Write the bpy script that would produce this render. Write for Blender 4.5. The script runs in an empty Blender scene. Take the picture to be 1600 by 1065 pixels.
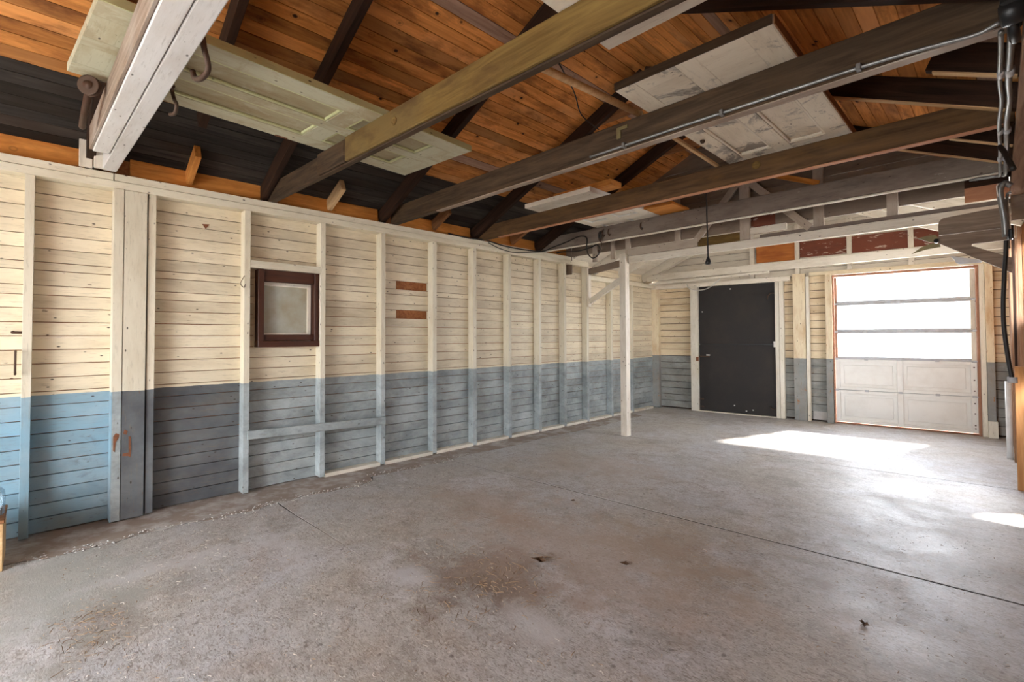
import bpy, bmesh, math, random
from mathutils import Vector, Matrix
random.seed(7)
S = bpy.context.scene
C = S.collection

# ------------------------------------------------------------------ camera
cam_d = bpy.data.cameras.new('camera'); cam = bpy.data.objects.new('camera', cam_d); C.objects.link(cam)
cam_d.sensor_width = 36.0; cam_d.lens = 749.37 / 1600 * 36.0
cam_d.shift_y = -23.5 / 1600; cam_d.clip_start = 0.02
_r = Vector((0.70197, 0.71219, -0.00419)); _u = Vector((0.02001, -0.01385, 0.99970)); _f = Vector((-0.71192, 0.70185, 0.02397))
cam.matrix_world = Matrix(((_r.x, _u.x, -_f.x, 4.3727), (_r.y, _u.y, -_f.y, 0.0), (_r.z, _u.z, -_f.z, 1.28), (0, 0, 0, 1)))
S.camera = cam

# ------------------------------------------------------------------ world, sun, exposure
W = bpy.data.worlds.new('world'); S.world = W; W.use_nodes = True
bg = W.node_tree.nodes['Background']; bg.inputs[0].default_value = (0.91, 0.95, 1.0, 1); bg.inputs[1].default_value = 5.0
sun_d = bpy.data.lights.new('sun', 'SUN'); sun_d.energy = 9.0; sun_d.angle = math.radians(3.5); sun_d.color = (1.0, 0.93, 0.82)
sun = bpy.data.objects.new('sun', sun_d); C.objects.link(sun)
sun.rotation_euler = Vector((-0.35, -1.15, -1.0)).to_track_quat('-Z', 'Y').to_euler()
S.view_settings.view_transform = 'Standard'; S.view_settings.look = 'None'
S.view_settings.gamma = 1.0; S.view_settings.use_curve_mapping = False
S.view_settings.exposure = 2.35
S.cycles.max_bounces = 8; S.cycles.diffuse_bounces = 5; S.cycles.glossy_bounces = 4; S.cycles.transparent_max_bounces = 12
S.cycles.use_denoising = True; S.cycles.use_adaptive_sampling = True; S.cycles.adaptive_threshold = 0.02; S.cycles.sample_clamp_indirect = 12.0
S.cycles.caustics_reflective = False; S.cycles.caustics_refractive = False

def portal(name, loc, direction, sx, sy):
    d = bpy.data.lights.new(name, 'AREA'); d.shape = 'RECTANGLE'; d.size = sx; d.size_y = sy; d.cycles.is_portal = True
    o = bpy.data.objects.new(name, d); C.objects.link(o); o.location = loc
    o.rotation_euler = Vector(direction).to_track_quat('-Z', 'Z').to_euler()
    return o
portal('daylight_near_opening', (2.2, -2.95, 1.05), (0, 1, 0), 2.3, 2.1)
portal('daylight_right_window', (4.66, 6.2, 1.72), (-1, 0, 0), 1.7, 0.8)
portal('daylight_garage_panes', (3.36, 8.58, 1.55), (0.109, -0.994, 0), 1.5, 1.2)

# ------------------------------------------------------------------ material helpers
class NT:
    def __init__(s, name):
        s.m = bpy.data.materials.new(name); s.m.use_nodes = True; s.t = s.m.node_tree; s.b = s.t.nodes['Principled BSDF']
    def n(s, t, **kw):
        x = s.t.nodes.new(t)
        for k, v in kw.items(): setattr(x, k, v)
        return x
    def l(s, a, b): s.t.links.new(a, b)
    def val(s, sock, v):
        if hasattr(v, 'links') or hasattr(v, 'is_linked'): s.l(v, sock)
        else: sock.default_value = v
    def math(s, op, a, b=0.0, c=0.0, clamp=False):
        x = s.n('ShaderNodeMath', operation=op, use_clamp=clamp); s.val(x.inputs[0], a); s.val(x.inputs[1], b)
        if op in ('MULTIPLY_ADD', 'SMOOTH_MIN', 'COMPARE'): s.val(x.inputs[2], c)
        return x.outputs[0]
    def mix(s, f, a, b, mode='MIX'):
        x = s.n('ShaderNodeMix', data_type='RGBA', blend_type=mode); s.val(x.inputs[0], f)
        s.val(x.inputs[6], a if not isinstance(a, tuple) else (*a, 1)); s.val(x.inputs[7], b if not isinstance(b, tuple) else (*b, 1))
        return x.outputs[2]
    def mapr(s, v, a, b, c=0.0, d=1.0):
        x = s.n('ShaderNodeMapRange'); s.val(x.inputs[0], v)
        for i, q in enumerate((a, b, c, d)): x.inputs[i + 1].default_value = q
        return x.outputs[0]
    def noise(s, vec, scale, detail=4, rough=0.55, dist=0.0):
        x = s.n('ShaderNodeTexNoise'); s.l(vec, x.inputs['Vector']); x.inputs['Scale'].default_value = scale
        x.inputs['Detail'].default_value = detail; x.inputs['Roughness'].default_value = rough; x.inputs['Distortion'].default_value = dist
        return x.outputs['Fac']
    def voro(s, vec, scale, rnd=1.0):
        x = s.n('ShaderNodeTexVoronoi'); s.l(vec, x.inputs['Vector']); x.inputs['Scale'].default_value = scale; x.inputs['Randomness'].default_value = rnd
        return x.outputs['Distance']
    def scale(s, vec, v):
        x = s.n('ShaderNodeVectorMath', operation='MULTIPLY'); s.l(vec, x.inputs[0]); x.inputs[1].default_value = v; return x.outputs[0]
    def pos(s):
        return s.n('ShaderNodeNewGeometry').outputs['Position']
    def objco(s):
        tc = s.n('ShaderNodeTexCoord'); oi = s.n('ShaderNodeObjectInfo')
        r = s.math('MULTIPLY', oi.outputs['Random'], 61.0)
        c = s.n('ShaderNodeCombineXYZ'); s.l(r, c.inputs[0]); s.l(r, c.inputs[1]); s.l(r, c.inputs[2])
        a = s.n('ShaderNodeVectorMath', operation='ADD'); s.l(tc.outputs['Object'], a.inputs[0]); s.l(c.outputs[0], a.inputs[1])
        return a.outputs[0], oi.outputs['Random']
    def bump(s, h, strength=0.3, dist=0.01):
        x = s.n('ShaderNodeBump'); s.l(h, x.inputs['Height']); x.inputs['Strength'].default_value = strength; x.inputs['Distance'].default_value = dist
        s.l(x.outputs[0], s.b.inputs['Normal'])
    def out(s, col, rough=0.7, spec=0.3):
        s.val(s.b.inputs['Base Color'], col if not isinstance(col, tuple) else (*col, 1)); s.val(s.b.inputs['Roughness'], rough)
        s.b.inputs['Specular IOR Level'].default_value = spec
        return s.m

def wood(name, dark, light, rough=0.75, knots=0.0, var=0.25, alt=None, knotcol=(0.03, 0.012, 0.006), stain=None, stain_amt=0.4, grain=13.0, spec=0.2):
    t = NT(name); v, rnd = t.objco()
    g = t.noise(t.scale(v, (1.1, grain, grain)), 2.2, 5, 0.6, 0.7)
    f = t.mapr(g, 0.28, 0.72)
    col = t.mix(f, dark, light)
    if alt:
        big = t.noise(v, 1.3, 3, 0.5)
        col = t.mix(t.mapr(big, 0.5, 0.68), col, alt)
    if stain:
        st = t.noise(t.scale(v, (1.0, 2.5, 2.5)), 2.3, 5, 0.65)
        col = t.mix(t.math('MULTIPLY', t.mapr(st, 0.5, 0.66), stain_amt), col, stain)
    if knots:
        kd = t.voro(t.scale(v, (0.8, 1.0, 1.0)), knots)
        col = t.mix(t.mapr(kd, 0.008 * knots, 0.017 * knots, 1.0, 0.0), col, knotcol)
        col = t.mix(t.mapr(t.math('ABSOLUTE', t.math('SUBTRACT', kd, 0.022 * knots)), 0.0, 0.004 * knots, 0.30, 0.0), col, knotcol)
    hv = t.n('ShaderNodeHueSaturation'); t.l(col, hv.inputs['Color']); t.l(t.mapr(rnd, 0, 1, 1 - var, 1 + var), hv.inputs['Value'])
    t.bump(g, 0.25, 0.004)
    return t.out(hv.outputs[0], rough, spec)

def paint(name, upper, lower=None, line=0.91, dirt=(0.30, 0.21, 0.12), dirt_amt=0.5, bare=None, bare_at=0.66, var=0.09, rough=0.6, regions=False, worn=0.0, wornc=(0.2, 0.15, 0.1)):
    t = NT(name); v, rnd = t.objco(); p = t.pos()
    col = upper; keep = 1.0
    if lower:
        n2 = t.noise(t.scale(p, (1, 1, 1.6)), 2.6, 8, 0.70, 0.4); lo = t.mix(t.mapr(n2, 0.34, 0.64), lower[0], lower[1])
        if regions:
            sep = t.n('ShaderNodeSeparateXYZ'); t.l(p, sep.inputs[0])
            inb = t.math('MULTIPLY', t.math('GREATER_THAN', sep.outputs[1], 0.42), t.math('LESS_THAN', sep.outputs[1], 1.20))
            lo = t.mix(t.math('MULTIPLY', inb, t.mapr(t.noise(p, 3.0, 5), 0.3, 0.6, 1.0, 0.72)), lo, (0.070, 0.072, 0.080))
            skylit = t.math('LESS_THAN', sep.outputs[1], 0.37)
            lo = t.mix(t.math('MULTIPLY', skylit, t.mapr(t.noise(p, 2.2, 5), 0.35, 0.65, 0.95, 0.45)), lo, (0.215, 0.365, 0.455))  # blue skylight at the near end, put into the paint colour
            lo = t.mix(t.mapr(t.noise(t.scale(p, (1, 1.2, 2.2)), 4.2, 8, 0.72, 0.5), 0.58, 0.70, 0.0, 0.5), lo, (0.12, 0.125, 0.125))
        sz = t.n('ShaderNodeSeparateXYZ'); t.l(p, sz.inputs[0])
        ln = t.math('MULTIPLY_ADD', t.noise(p, 9.0, 2), 0.012, line - 0.006)
        up_ = t.math('GREATER_THAN', sz.outputs[2], ln)
        col = t.mix(up_, lo, upper)
        keep = t.math('MULTIPLY_ADD', up_, 0.75, 0.25)
    dn = t.noise(t.scale(v, (0.8, 3.0, 3.0)), 2.6, 6, 0.65)
    col = t.mix(t.math('MULTIPLY', t.math('MULTIPLY', t.mapr(dn, 0.46, 0.74), dirt_amt), keep), col, dirt)
    st = t.noise(t.scale(v, (3.0, 30.0, 30.0)), 3.0, 4, 0.7)
    col = t.mix(t.mapr(st, 0.28, 0.44, 0.38, 0.0), col, tuple(x * 0.55 for x in dirt))
    if bare:
        bn = t.noise(t.scale(v, (1.6, 5.0, 5.0)), 4.0, 6, 0.68)
        col = t.mix(t.mapr(bn, bare_at, bare_at + 0.03), col, bare)
    if worn:
        wn = t.noise(v, 3.2, 8, 0.72, 0.6)
        col = t.mix(t.math('MULTIPLY', t.mapr(wn, 0.53, 0.60), worn), col, wornc)
    sp = t.voro(t.scale(v, (0.5, 1.0, 1.0)), 17.0)
    col = t.mix(t.mapr(sp, 0.055, 0.10, 0.9, 0.0), col, (0.05, 0.035, 0.025))
    ch = t.noise(t.scale(v, (5.0, 16.0, 16.0)), 2.4, 3, 0.6)
    col = t.mix(t.mapr(ch, 0.70, 0.74, 0.0, 0.7), col, (0.16, 0.10, 0.06))
    hv = t.n('ShaderNodeHueSaturation'); t.l(col, hv.inputs['Color']); t.l(t.mapr(rnd, 0, 1, 1 - var, 1 + var), hv.inputs['Value'])
    t.bump(t.noise(t.scale(v, (1.2, 9, 9)), 5.0, 5, 0.6), 0.22, 0.003)
    return t.out(hv.outputs[0], rough, 0.3)

def plain(name, col, rough=0.5, metal=0.0, spec=0.4, dirt=None, amt=0.5, sc=9.0):
    t = NT(name); t.b.inputs['Metallic'].default_value = metal
    v, rnd = t.objco()
    c = t.mix(t.math('MULTIPLY', t.mapr(t.noise(v, sc, 6, 0.65), 0.45, 0.68), amt), col, dirt if dirt else tuple(x * 0.6 for x in col))
    return t.out(c, rough, spec)

CREAM = (0.77, 0.675, 0.50); BLUEG = ((0.20, 0.23, 0.232), (0.42, 0.465, 0.47))
M = {}
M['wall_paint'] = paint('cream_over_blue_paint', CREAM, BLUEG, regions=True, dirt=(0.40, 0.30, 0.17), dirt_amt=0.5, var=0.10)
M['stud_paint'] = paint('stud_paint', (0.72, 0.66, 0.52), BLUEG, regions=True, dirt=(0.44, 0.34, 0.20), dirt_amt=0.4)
M['back_paint'] = paint('back_wall_paint', (0.70, 0.58, 0.40), ((0.175, 0.18, 0.17), (0.33, 0.34, 0.32)), line=0.945, dirt=(0.40, 0.22, 0.08), dirt_amt=0.6)
M['back_post'] = paint('back_post_paint', (0.70, 0.60, 0.42), ((0.21, 0.22, 0.21), (0.28, 0.29, 0.28)), line=0.945, dirt=(0.42, 0.22, 0.08), dirt_amt=0.7, bare=(0.36, 0.15, 0.05), bare_at=0.64)
M['jamb_paint'] = paint('jamb_paint', (0.72, 0.68, 0.58), None, dirt=(0.45, 0.36, 0.25), dirt_amt=0.5)
M['white_wood'] = paint('white_painted_timber', (0.74, 0.68, 0.58), None, dirt=(0.45, 0.36, 0.26), dirt_amt=0.6, bare=(0.34, 0.17, 0.08), bare_at=0.72)
M['white_flake'] = paint('flaking_white_timber', (0.74, 0.71, 0.68), None, dirt=(0.50, 0.42, 0.34), dirt_amt=0.45, bare=(0.30, 0.14, 0.06), bare_at=0.68)
M['grey_beam'] = paint('whitewashed_grey_timber', (0.185, 0.148, 0.122), None, dirt=(0.06, 0.04, 0.028), dirt_amt=0.8, bare=(0.33, 0.29, 0.25), bare_at=0.66)
M['gable_board'] = paint('whitewashed_gable_board', (0.215, 0.165, 0.125), None, dirt=(0.10, 0.062, 0.038), dirt_amt=0.7)
M['gable_mid'] = paint('grey_white_batten', (0.45, 0.385, 0.315), None, dirt=(0.25, 0.18, 0.12), dirt_amt=0.7)
M['gable_white'] = paint('white_gable_board', (0.66, 0.61, 0.52), None, dirt=(0.46, 0.38, 0.28), dirt_amt=0.5)
M['roof'] = wood('orange_roof_board', (0.37, 0.122, 0.028), (0.74, 0.315, 0.085), knots=8.0, var=0.36, alt=(0.60, 0.28, 0.10), stain=(0.15, 0.048, 0.015), stain_amt=0.75)
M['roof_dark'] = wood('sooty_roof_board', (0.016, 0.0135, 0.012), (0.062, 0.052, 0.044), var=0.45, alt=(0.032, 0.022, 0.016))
M['roof_grey'] = wood('grey_roof_board', (0.22, 0.12, 0.08), (0.42, 0.27, 0.19), var=0.2, knots=6.0)
M['rafter'] = wood('dark_rafter', (0.014, 0.007, 0.0045), (0.055, 0.026, 0.014), var=0.2)
M['rafter_warm'] = wood('warm_rafter', (0.16, 0.065, 0.025), (0.34, 0.16, 0.07), var=0.2)
M['rafter_orange'] = wood('orange_brown_post', (0.30, 0.13, 0.045), (0.52, 0.27, 0.11), var=0.05)
M['eave'] = wood('orange_eave_board', (0.50, 0.175, 0.035), (0.76, 0.33, 0.08), var=0.15, knots=5.0, stain=(0.2, 0.07, 0.02))
M['joist_olive'] = wood('olive_joist', (0.115, 0.066, 0.017), (0.235, 0.15, 0.045), var=0.05, stain=(0.075, 0.037, 0.014), stain_amt=0.7, alt=(0.16, 0.105, 0.038))
M['joist_brown'] = wood('brown_joist', (0.048, 0.025, 0.012), (0.135, 0.075, 0.034), var=0.05, stain=(0.17, 0.09, 0.028), stain_amt=0.45)
M['joist_dark'] = wood('dark_joist', (0.026, 0.016, 0.010), (0.092, 0.058, 0.033), var=0.05, stain=(0.09, 0.048, 0.02), stain_amt=0.4)
M['bare_grey'] = wood('bare_weathered_timber', (0.17, 0.115, 0.08), (0.42, 0.33, 0.26), var=0.05, knots=4.0, alt=(0.50, 0.44, 0.38))
M['right_wood'] = wood('bare_brown_stud', (0.20, 0.10, 0.055), (0.46, 0.28, 0.17), var=0.25)
M['mahogany'] = wood('mahogany_window_frame', (0.040, 0.0115, 0.0055), (0.085, 0.027, 0.012), rough=0.5, var=0.08, spec=0.4)
M['sheath'] = wood('brown_outer_sheathing', (0.24, 0.075, 0.025), (0.48, 0.20, 0.075), var=0.2, knots=5.0)
M['osb'] = wood('reddish_board', (0.34, 0.13, 0.07), (0.58, 0.30, 0.17), var=0.1, grain=6)
M['redboard'] = paint('red_board_with_white_paint', (0.17, 0.045, 0.022), None, dirt=(0.09, 0.03, 0.018), dirt_amt=0.8, bare=(0.50, 0.40, 0.33), bare_at=0.60, var=0.02)
M['orangeboard'] = wood('orange_panel', (0.36, 0.11, 0.025), (0.52, 0.19, 0.05), var=0.03, stain=(0.22, 0.05, 0.02))
M['pale_stick'] = wood('pale_stick', (0.50, 0.30, 0.14), (0.72, 0.50, 0.27), var=0.05)
M['door_green'] = paint('pale_green_door_paint', (0.52, 0.50, 0.36), None, dirt=(0.36, 0.27, 0.14), dirt_amt=0.8, var=0.03, worn=0.45, wornc=(0.33, 0.235, 0.125))
M['door_green_panel'] = paint('worn_green_door_panel', (0.40, 0.345, 0.215), None, dirt=(0.27, 0.19, 0.09), dirt_amt=0.9, var=0.05, worn=0.5, wornc=(0.50, 0.46, 0.34))
M['door_green_edge'] = paint('yellow_green_door_edge', (0.56, 0.57, 0.32), None, dirt=(0.40, 0.36, 0.15), dirt_amt=0.5, var=0.02)
M['door_white'] = paint('peeling_white_door_paint', (0.82, 0.74, 0.60), None, dirt=(0.52, 0.41, 0.27), dirt_amt=0.5, var=0.03, worn=0.8, wornc=(0.20, 0.175, 0.15))
M['door_cream'] = paint('cream_door_paint', (0.83, 0.76, 0.64), None, dirt=(0.5, 0.4, 0.28), dirt_amt=0.4, var=0.03)
M['black_door'] = plain('black_door_paint', (0.026, 0.0225, 0.021), 0.6, spec=0.25, dirt=(0.038, 0.030, 0.025), amt=0.8, sc=3)
M['garage_white'] = plain('white_garage_panel', (0.78, 0.77, 0.73), 0.45, dirt=(0.62, 0.58, 0.52), amt=0.5, sc=3)
M['garage_metal'] = plain('galvanised_hardware', (0.46, 0.47, 0.49), 0.5, metal=0.1, dirt=(0.3, 0.22, 0.16), amt=0.4)
M['brown_frame'] = wood('brown_door_frame', (0.26, 0.12, 0.075), (0.48, 0.27, 0.18), var=0.1)
M['conduit'] = plain('grey_steel_conduit', (0.24, 0.24, 0.235), 0.42, metal=0.6, dirt=(0.12, 0.11, 0.10), amt=0.6)
M['black'] = plain('black_plastic', (0.012, 0.012, 0.013), 0.4)
M['hose'] = plain('black_rubber', (0.016, 0.013, 0.011), 0.55)
M['iron'] = plain('rusty_iron', (0.085, 0.050, 0.032), 0.6, metal=0.3, dirt=(0.07, 0.025, 0.012), amt=0.7)
M['white_pipe'] = plain('white_plastic_pipe', (0.72, 0.73, 0.74), 0.4)
M['whitemetal'] = plain('light_metal', (0.7, 0.68, 0.64), 0.4, metal=0.3)
M['bracket'] = wood('grey_brown_bracket', (0.15, 0.105, 0.075), (0.31, 0.235, 0.175), var=0.08)
M['olive_metal'] = plain('olive_metal', (0.20, 0.16, 0.07), 0.5, metal=0.3, dirt=(0.1, 0.06, 0.03))
M['rust'] = plain('rust_plate', (0.21, 0.075, 0.032), 0.8, dirt=(0.10, 0.045, 0.025), amt=0.9, sc=25)
M['dirt'] = plain('dirt_strip', (0.30, 0.245, 0.205), 0.95, dirt=(0.52, 0.50, 0.48), amt=1.0, sc=6)
M['underfloor'] = plain('dark_joint_fill', (0.05, 0.042, 0.036), 0.95)
M['straw'] = plain('straw', (0.36, 0.26, 0.16), 0.9, dirt=(0.16, 0.10, 0.06), amt=0.8, sc=14)
M['chips'] = plain('pale_chips', (0.55, 0.51, 0.46), 0.9, dirt=(0.20, 0.15, 0.11), amt=0.9, sc=4)
M['leaf'] = plain('dry_leaf', (0.10, 0.055, 0.03), 0.85)
M['crumb'] = plain('mortar_crumb', (0.48, 0.455, 0.43), 0.9)
M['ground'] = plain('pale_gravel', (0.55, 0.53, 0.50), 0.95, sc=1.0)

def glass(name, tint, fac, rough=0.02):
    t = NT(name); tr = t.n('ShaderNodeBsdfTransparent'); tr.inputs[0].default_value = (*tint, 1)
    gl = t.n('ShaderNodeBsdfGlossy'); gl.inputs['Roughness'].default_value = rough; gl.inputs[0].default_value = (0.9, 0.95, 1, 1)
    mx = t.n('ShaderNodeMixShader'); mx.inputs[0].default_value = fac; t.l(tr.outputs[0], mx.inputs[1]); t.l(gl.outputs[0], mx.inputs[2])
    t.l(mx.outputs[0], t.t.nodes['Material Output'].inputs[0]); return t.m
M['pane'] = glass('garage_glass', (0.97, 0.98, 1.0), 0.06)
M['jar'] = glass('clear_plastic', (0.80, 0.84, 0.86), 0.25, 0.08)
t = NT('clouded_window_glass'); v, _ = t.objco()
t.out(t.mix(t.mapr(t.noise(v, 4.0, 5, 0.6), 0.35, 0.65), (0.40, 0.36, 0.26), (0.50, 0.52, 0.46)), 0.12, 0.6); M['cloud_glass'] = t.m

# concrete floor
t = NT('concrete_floor'); p = t.pos()
big = t.noise(p, 0.75, 5, 0.6, 0.4); mid = t.noise(t.scale(p, (1.0, 1.0, 1.0)), 2.4, 7, 0.66, 0.5); fine = t.noise(t.scale(p, (20, 46, 20)), 1.5, 3, 0.6, 2.2); blo = t.noise(p, 11.0, 5, 0.65, 0.8)
c = t.mix(t.mapr(big, 0.40, 0.60), (0.47, 0.45, 0.42), (0.50, 0.51, 0.54))
c = t.mix(t.math('MULTIPLY', t.mapr(mid, 0.50, 0.64), 0.45), c, (0.36, 0.285, 0.225))
m2 = t.noise(p, 1.15, 6, 0.62, 0.7)
c = t.mix(t.math('MULTIPLY', t.mapr(m2, 0.55, 0.63), 0.7), c, (0.62, 0.615, 0.645))
m3 = t.noise(t.scale(p, (0.9, 1.4, 1)), 1.9, 6, 0.65)
c = t.mix(t.math('MULTIPLY', t.mapr(m3, 0.54, 0.64), 0.6), c, (0.285, 0.27, 0.245))
c = t.mix(t.mapr(blo, 0.36, 0.52, 0.38, 0.0), c, (0.26, 0.225, 0.195))
c = t.mix(t.mapr(blo, 0.56, 0.68, 0.0, 0.30), c, (0.62, 0.60, 0.60))
c = t.mix(t.mapr(fine, 0.36, 0.50, 0.72, 0.0), c, (0.20, 0.165, 0.14))
c = t.mix(t.mapr(fine, 0.56, 0.68, 0.0, 0.50), c, (0.74, 0.72, 0.70))
pit = t.voro(p, 9.0); c = t.mix(t.mapr(pit, 0.05, 0.12, 0.6, 0.0), c, (0.10, 0.08, 0.065))
def blot(t, c, x, y, rx, ry, col, amt, ang=0.0):
    sx = t.n('ShaderNodeSeparateXYZ'); t.l(p, sx.inputs[0])
    dx = t.math('SUBTRACT', sx.outputs[0], x); dy = t.math('SUBTRACT', sx.outputs[1], y)
    ca, sa = math.cos(ang), math.sin(ang)
    u = t.math('ADD', t.math('MULTIPLY', dx, ca / rx), t.math('MULTIPLY', dy, sa / rx))
    w = t.math('ADD', t.math('MULTIPLY', dx, -sa / ry), t.math('MULTIPLY', dy, ca / ry))
    d = t.math('SQRT', t.math('ADD', t.math('MULTIPLY', u, u), t.math('MULTIPLY', w, w)))
    d = t.math('ADD', d, t.math('MULTIPLY', t.math('SUBTRACT', t.noise(p, 3.6, 7, 0.72), 0.5), 3.6))
    return t.mix(t.math('MULTIPLY', t.mapr(d, 0.35, 1.0, 1.0, 0.0), amt), c, col)
c = blot(t, c, 2.47, 1.72, 0.55, 0.42, (0.17, 0.105, 0.075), 0.72)
c = blot(t, c, 1.50, 0.20, 0.40, 0.22, (0.20, 0.155, 0.11), 0.5)
c = blot(t, c, 3.72, 2.93, 0.13, 0.10, (0.25, 0.19, 0.145), 0.7)
c = blot(t, c, 0.9, 0.1, 0.9, 0.45, (0.37, 0.375, 0.35), 0.7)
c = blot(t, c, 2.6, 2.3, 1.1, 0.7, (0.44, 0.355, 0.30), 0.55)
c = blot(t, c, 3.0, 2.75, 0.55, 0.5, (0.34, 0.26, 0.185), 0.5)
c = blot(t, c, 1.6, 2.5, 0.7, 0.45, (0.37, 0.28, 0.22), 0.5)
c = blot(t, c, 1.5, 4.0, 0.9, 0.5, (0.40, 0.33, 0.28), 0.5)
c = blot(t, c, 2.87, 1.6, 0.22, 0.13, (0.58, 0.58, 0.60), 0.7)
c = blot(t, c, 2.15, 1.45, 0.16, 0.12, (0.58, 0.58, 0.61), 0.7)
c = blot(t, c, 1.05, 0.62, 0.14, 0.55, (0.56, 0.55, 0.56), 0.6)
c = blot(t, c, 1.2, 1.1, 0.5, 0.12, (0.55, 0.54, 0.56), 0.5)
t.bump(t.math('ADD', t.math('MULTIPLY', fine, 0.5), mid), 0.35, 0.006)
M['floor'] = t.out(c, t.mapr(mid, 0.3, 0.7, 0.38, 0.58), 0.36)

# ------------------------------------------------------------------ geometry helpers
def link(name, me, mat, parent=None, mw=None):
    o = bpy.data.objects.new(name, me); C.objects.link(o)
    if mat is not None:
        me.materials.clear(); me.materials.append(M[mat] if isinstance(mat, str) else mat)
    if parent is not None: o.parent = parent
    if mw is not None: o.matrix_local = mw
    return o
def from_bm(name, bm, mat, parent=None, mw=None, smooth=False):
    bmesh.ops.recalc_face_normals(bm, faces=bm.faces)
    me = bpy.data.meshes.new(name); bm.to_mesh(me); bm.free()
    if smooth:
        for q in me.polygons: q.use_smooth = True
    return link(name, me, mat, parent, mw)
def bm_box(bm, a, b):
    x0, y0, z0 = a; x1, y1, z1 = b
    v = [bm.verts.new(q) for q in ((x0, y0, z0), (x1, y0, z0), (x1, y1, z0), (x0, y1, z0), (x0, y0, z1), (x1, y0, z1), (x1, y1, z1), (x0, y1, z1))]
    for f in ((0, 3, 2, 1), (4, 5, 6, 7), (0, 1, 5, 4), (1, 2, 6, 5), (2, 3, 7, 6), (3, 0, 4, 7)): bm.faces.new([v[i] for i in f])
_AX = {'x': Matrix.Identity(3), 'y': Matrix(((0, -1, 0), (1, 0, 0), (0, 0, 1))), 'z': Matrix(((0, 0, -1), (0, 1, 0), (1, 0, 0)))}
def box(name, a, b, mat, parent=None, grain='x', bevel=0.0):
    """axis-aligned box from corner a to corner b in the parent's space, its local x along the grain"""
    a = Vector(a); b = Vector(b); ctr = (a + b) / 2; R = _AX[grain]; d = R.inverted() @ (b - a); d = Vector((abs(d.x), abs(d.y), abs(d.z))) / 2
    bm = bmesh.new(); bm_box(bm, -d, d)
    if bevel: bmesh.ops.bevel(bm, geom=bm.edges[:], offset=bevel, segments=1, affect='EDGES')
    return from_bm(name, bm, mat, parent, Matrix.Translation(ctr) @ R.to_4x4())
def root_box(name, a, b, mat):
    """box whose origin stays at the room's origin, so that its parts keep room coordinates"""
    bm = bmesh.new(); bm_box(bm, a, b); return from_bm(name, bm, mat)
def beam(name, p0, p1, w, h, mat, parent=None, up=(0, 0, 1), bevel=0.004, taper=None):
    """timber whose axis runs p0 -> p1, h along up, w across"""
    p0 = Vector(p0); p1 = Vector(p1); x = (p1 - p0); L = x.length; x.normalize(); y = Vector(up).cross(x).normalized(); z = x.cross(y)
    bm = bmesh.new(); bm_box(bm, (-L / 2, -w / 2, -h / 2), (L / 2, w / 2, h / 2))
    if taper:
        for v in bm.verts: taper(v, L)
    if bevel: bmesh.ops.bevel(bm, geom=bm.edges[:], offset=bevel, segments=1, affect='EDGES')
    R = Matrix((x, y, z)).transposed().to_4x4()
    return from_bm(name, bm, mat, parent, Matrix.Translation((p0 + p1) / 2) @ R)
def prism(name, poly, axis, a, b, mat, parent=None, mw=None):
    """polygon in the two other axes, extruded along axis from a to b"""
    def P(q, t):
        return {'x': (t, q[0], q[1]), 'y': (q[0], t, q[1]), 'z': (q[0], q[1], t)}[axis]
    bm = bmesh.new(); A = [bm.verts.new(P(q, a)) for q in poly]; B = [bm.verts.new(P(q, b)) for q in poly]; n = len(poly)
    bm.faces.new(A[::-1]); bm.faces.new(B)
    for i in range(n): bm.faces.new((A[i], A[(i + 1) % n], B[(i + 1) % n], B[i]))
    return from_bm(name, bm, mat, parent, mw)
def smooth_path(pts, n=6):
    pts = [Vector(q) for q in pts]; out = []
    P = [pts[0] * 2 - pts[1]] + pts + [pts[-1] * 2 - pts[-2]]
    for i in range(1, len(P) - 2):
        for k in range(n):
            s = k / n; a, b, c, d = P[i - 1], P[i], P[i + 1], P[i + 2]
            out.append(0.5 * ((2 * b) + (c - a) * s + (2 * a - 5 * b + 4 * c - d) * s * s + (3 * b - a - 3 * c + d) * s ** 3))
    return out + [pts[-1]]
def tube(name, pts, r, mat, parent=None, seg=8, smooth=True, n=6, straight=False):
    path = [Vector(q) for q in pts] if straight else smooth_path(pts, n)
    bm = bmesh.new(); rings = []; prev = None
    for i, q in enumerate(path):
        d = (path[min(i + 1, len(path) - 1)] - path[max(i - 1, 0)]).normalized()
        if prev is None: a = d.orthogonal().normalized()
        else: a = (prev - d * prev.dot(d)).normalized()
        prev = a; b = d.cross(a)
        rr = r[i] if isinstance(r, (list, tuple)) else r
        rings.append([bm.verts.new(q + (a * math.cos(2 * math.pi * k / seg) + b * math.sin(2 * math.pi * k / seg)) * rr) for k in range(seg)])
    for i in range(len(rings) - 1):
        for k in range(seg): bm.faces.new((rings[i][k], rings[i][(k + 1) % seg], rings[i + 1][(k + 1) % seg], rings[i + 1][k]))
    bm.faces.new(rings[0][::-1]); bm.faces.new(rings[-1])
    return from_bm(name, bm, mat, parent, None, smooth)
def lathe(name, prof, mat, parent=None, loc=(0, 0, 0), rot=None, seg=20):
    bm = bmesh.new(); rings = []
    for r, z in prof: rings.append([bm.verts.new((r * math.cos(2 * math.pi * k / seg), r * math.sin(2 * math.pi * k / seg), z)) for k in range(seg)])
    for i in range(len(rings) - 1):
        for k in range(seg): bm.faces.new((rings[i][k], rings[i][(k + 1) % seg], rings[i + 1][(k + 1) % seg], rings[i + 1][k]))
    bm.faces.new(rings[0][::-1]); bm.faces.new(rings[-1])
    mw = Matrix.Translation(loc) @ (rot.to_matrix().to_4x4() if rot is not None else Matrix.Identity(4))
    return from_bm(name, bm, mat, parent, mw, True)
def tag(o, label, cat, group=None):
    o['label'] = label; o['category'] = cat
    if group: o['group'] = group
    return o
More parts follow.
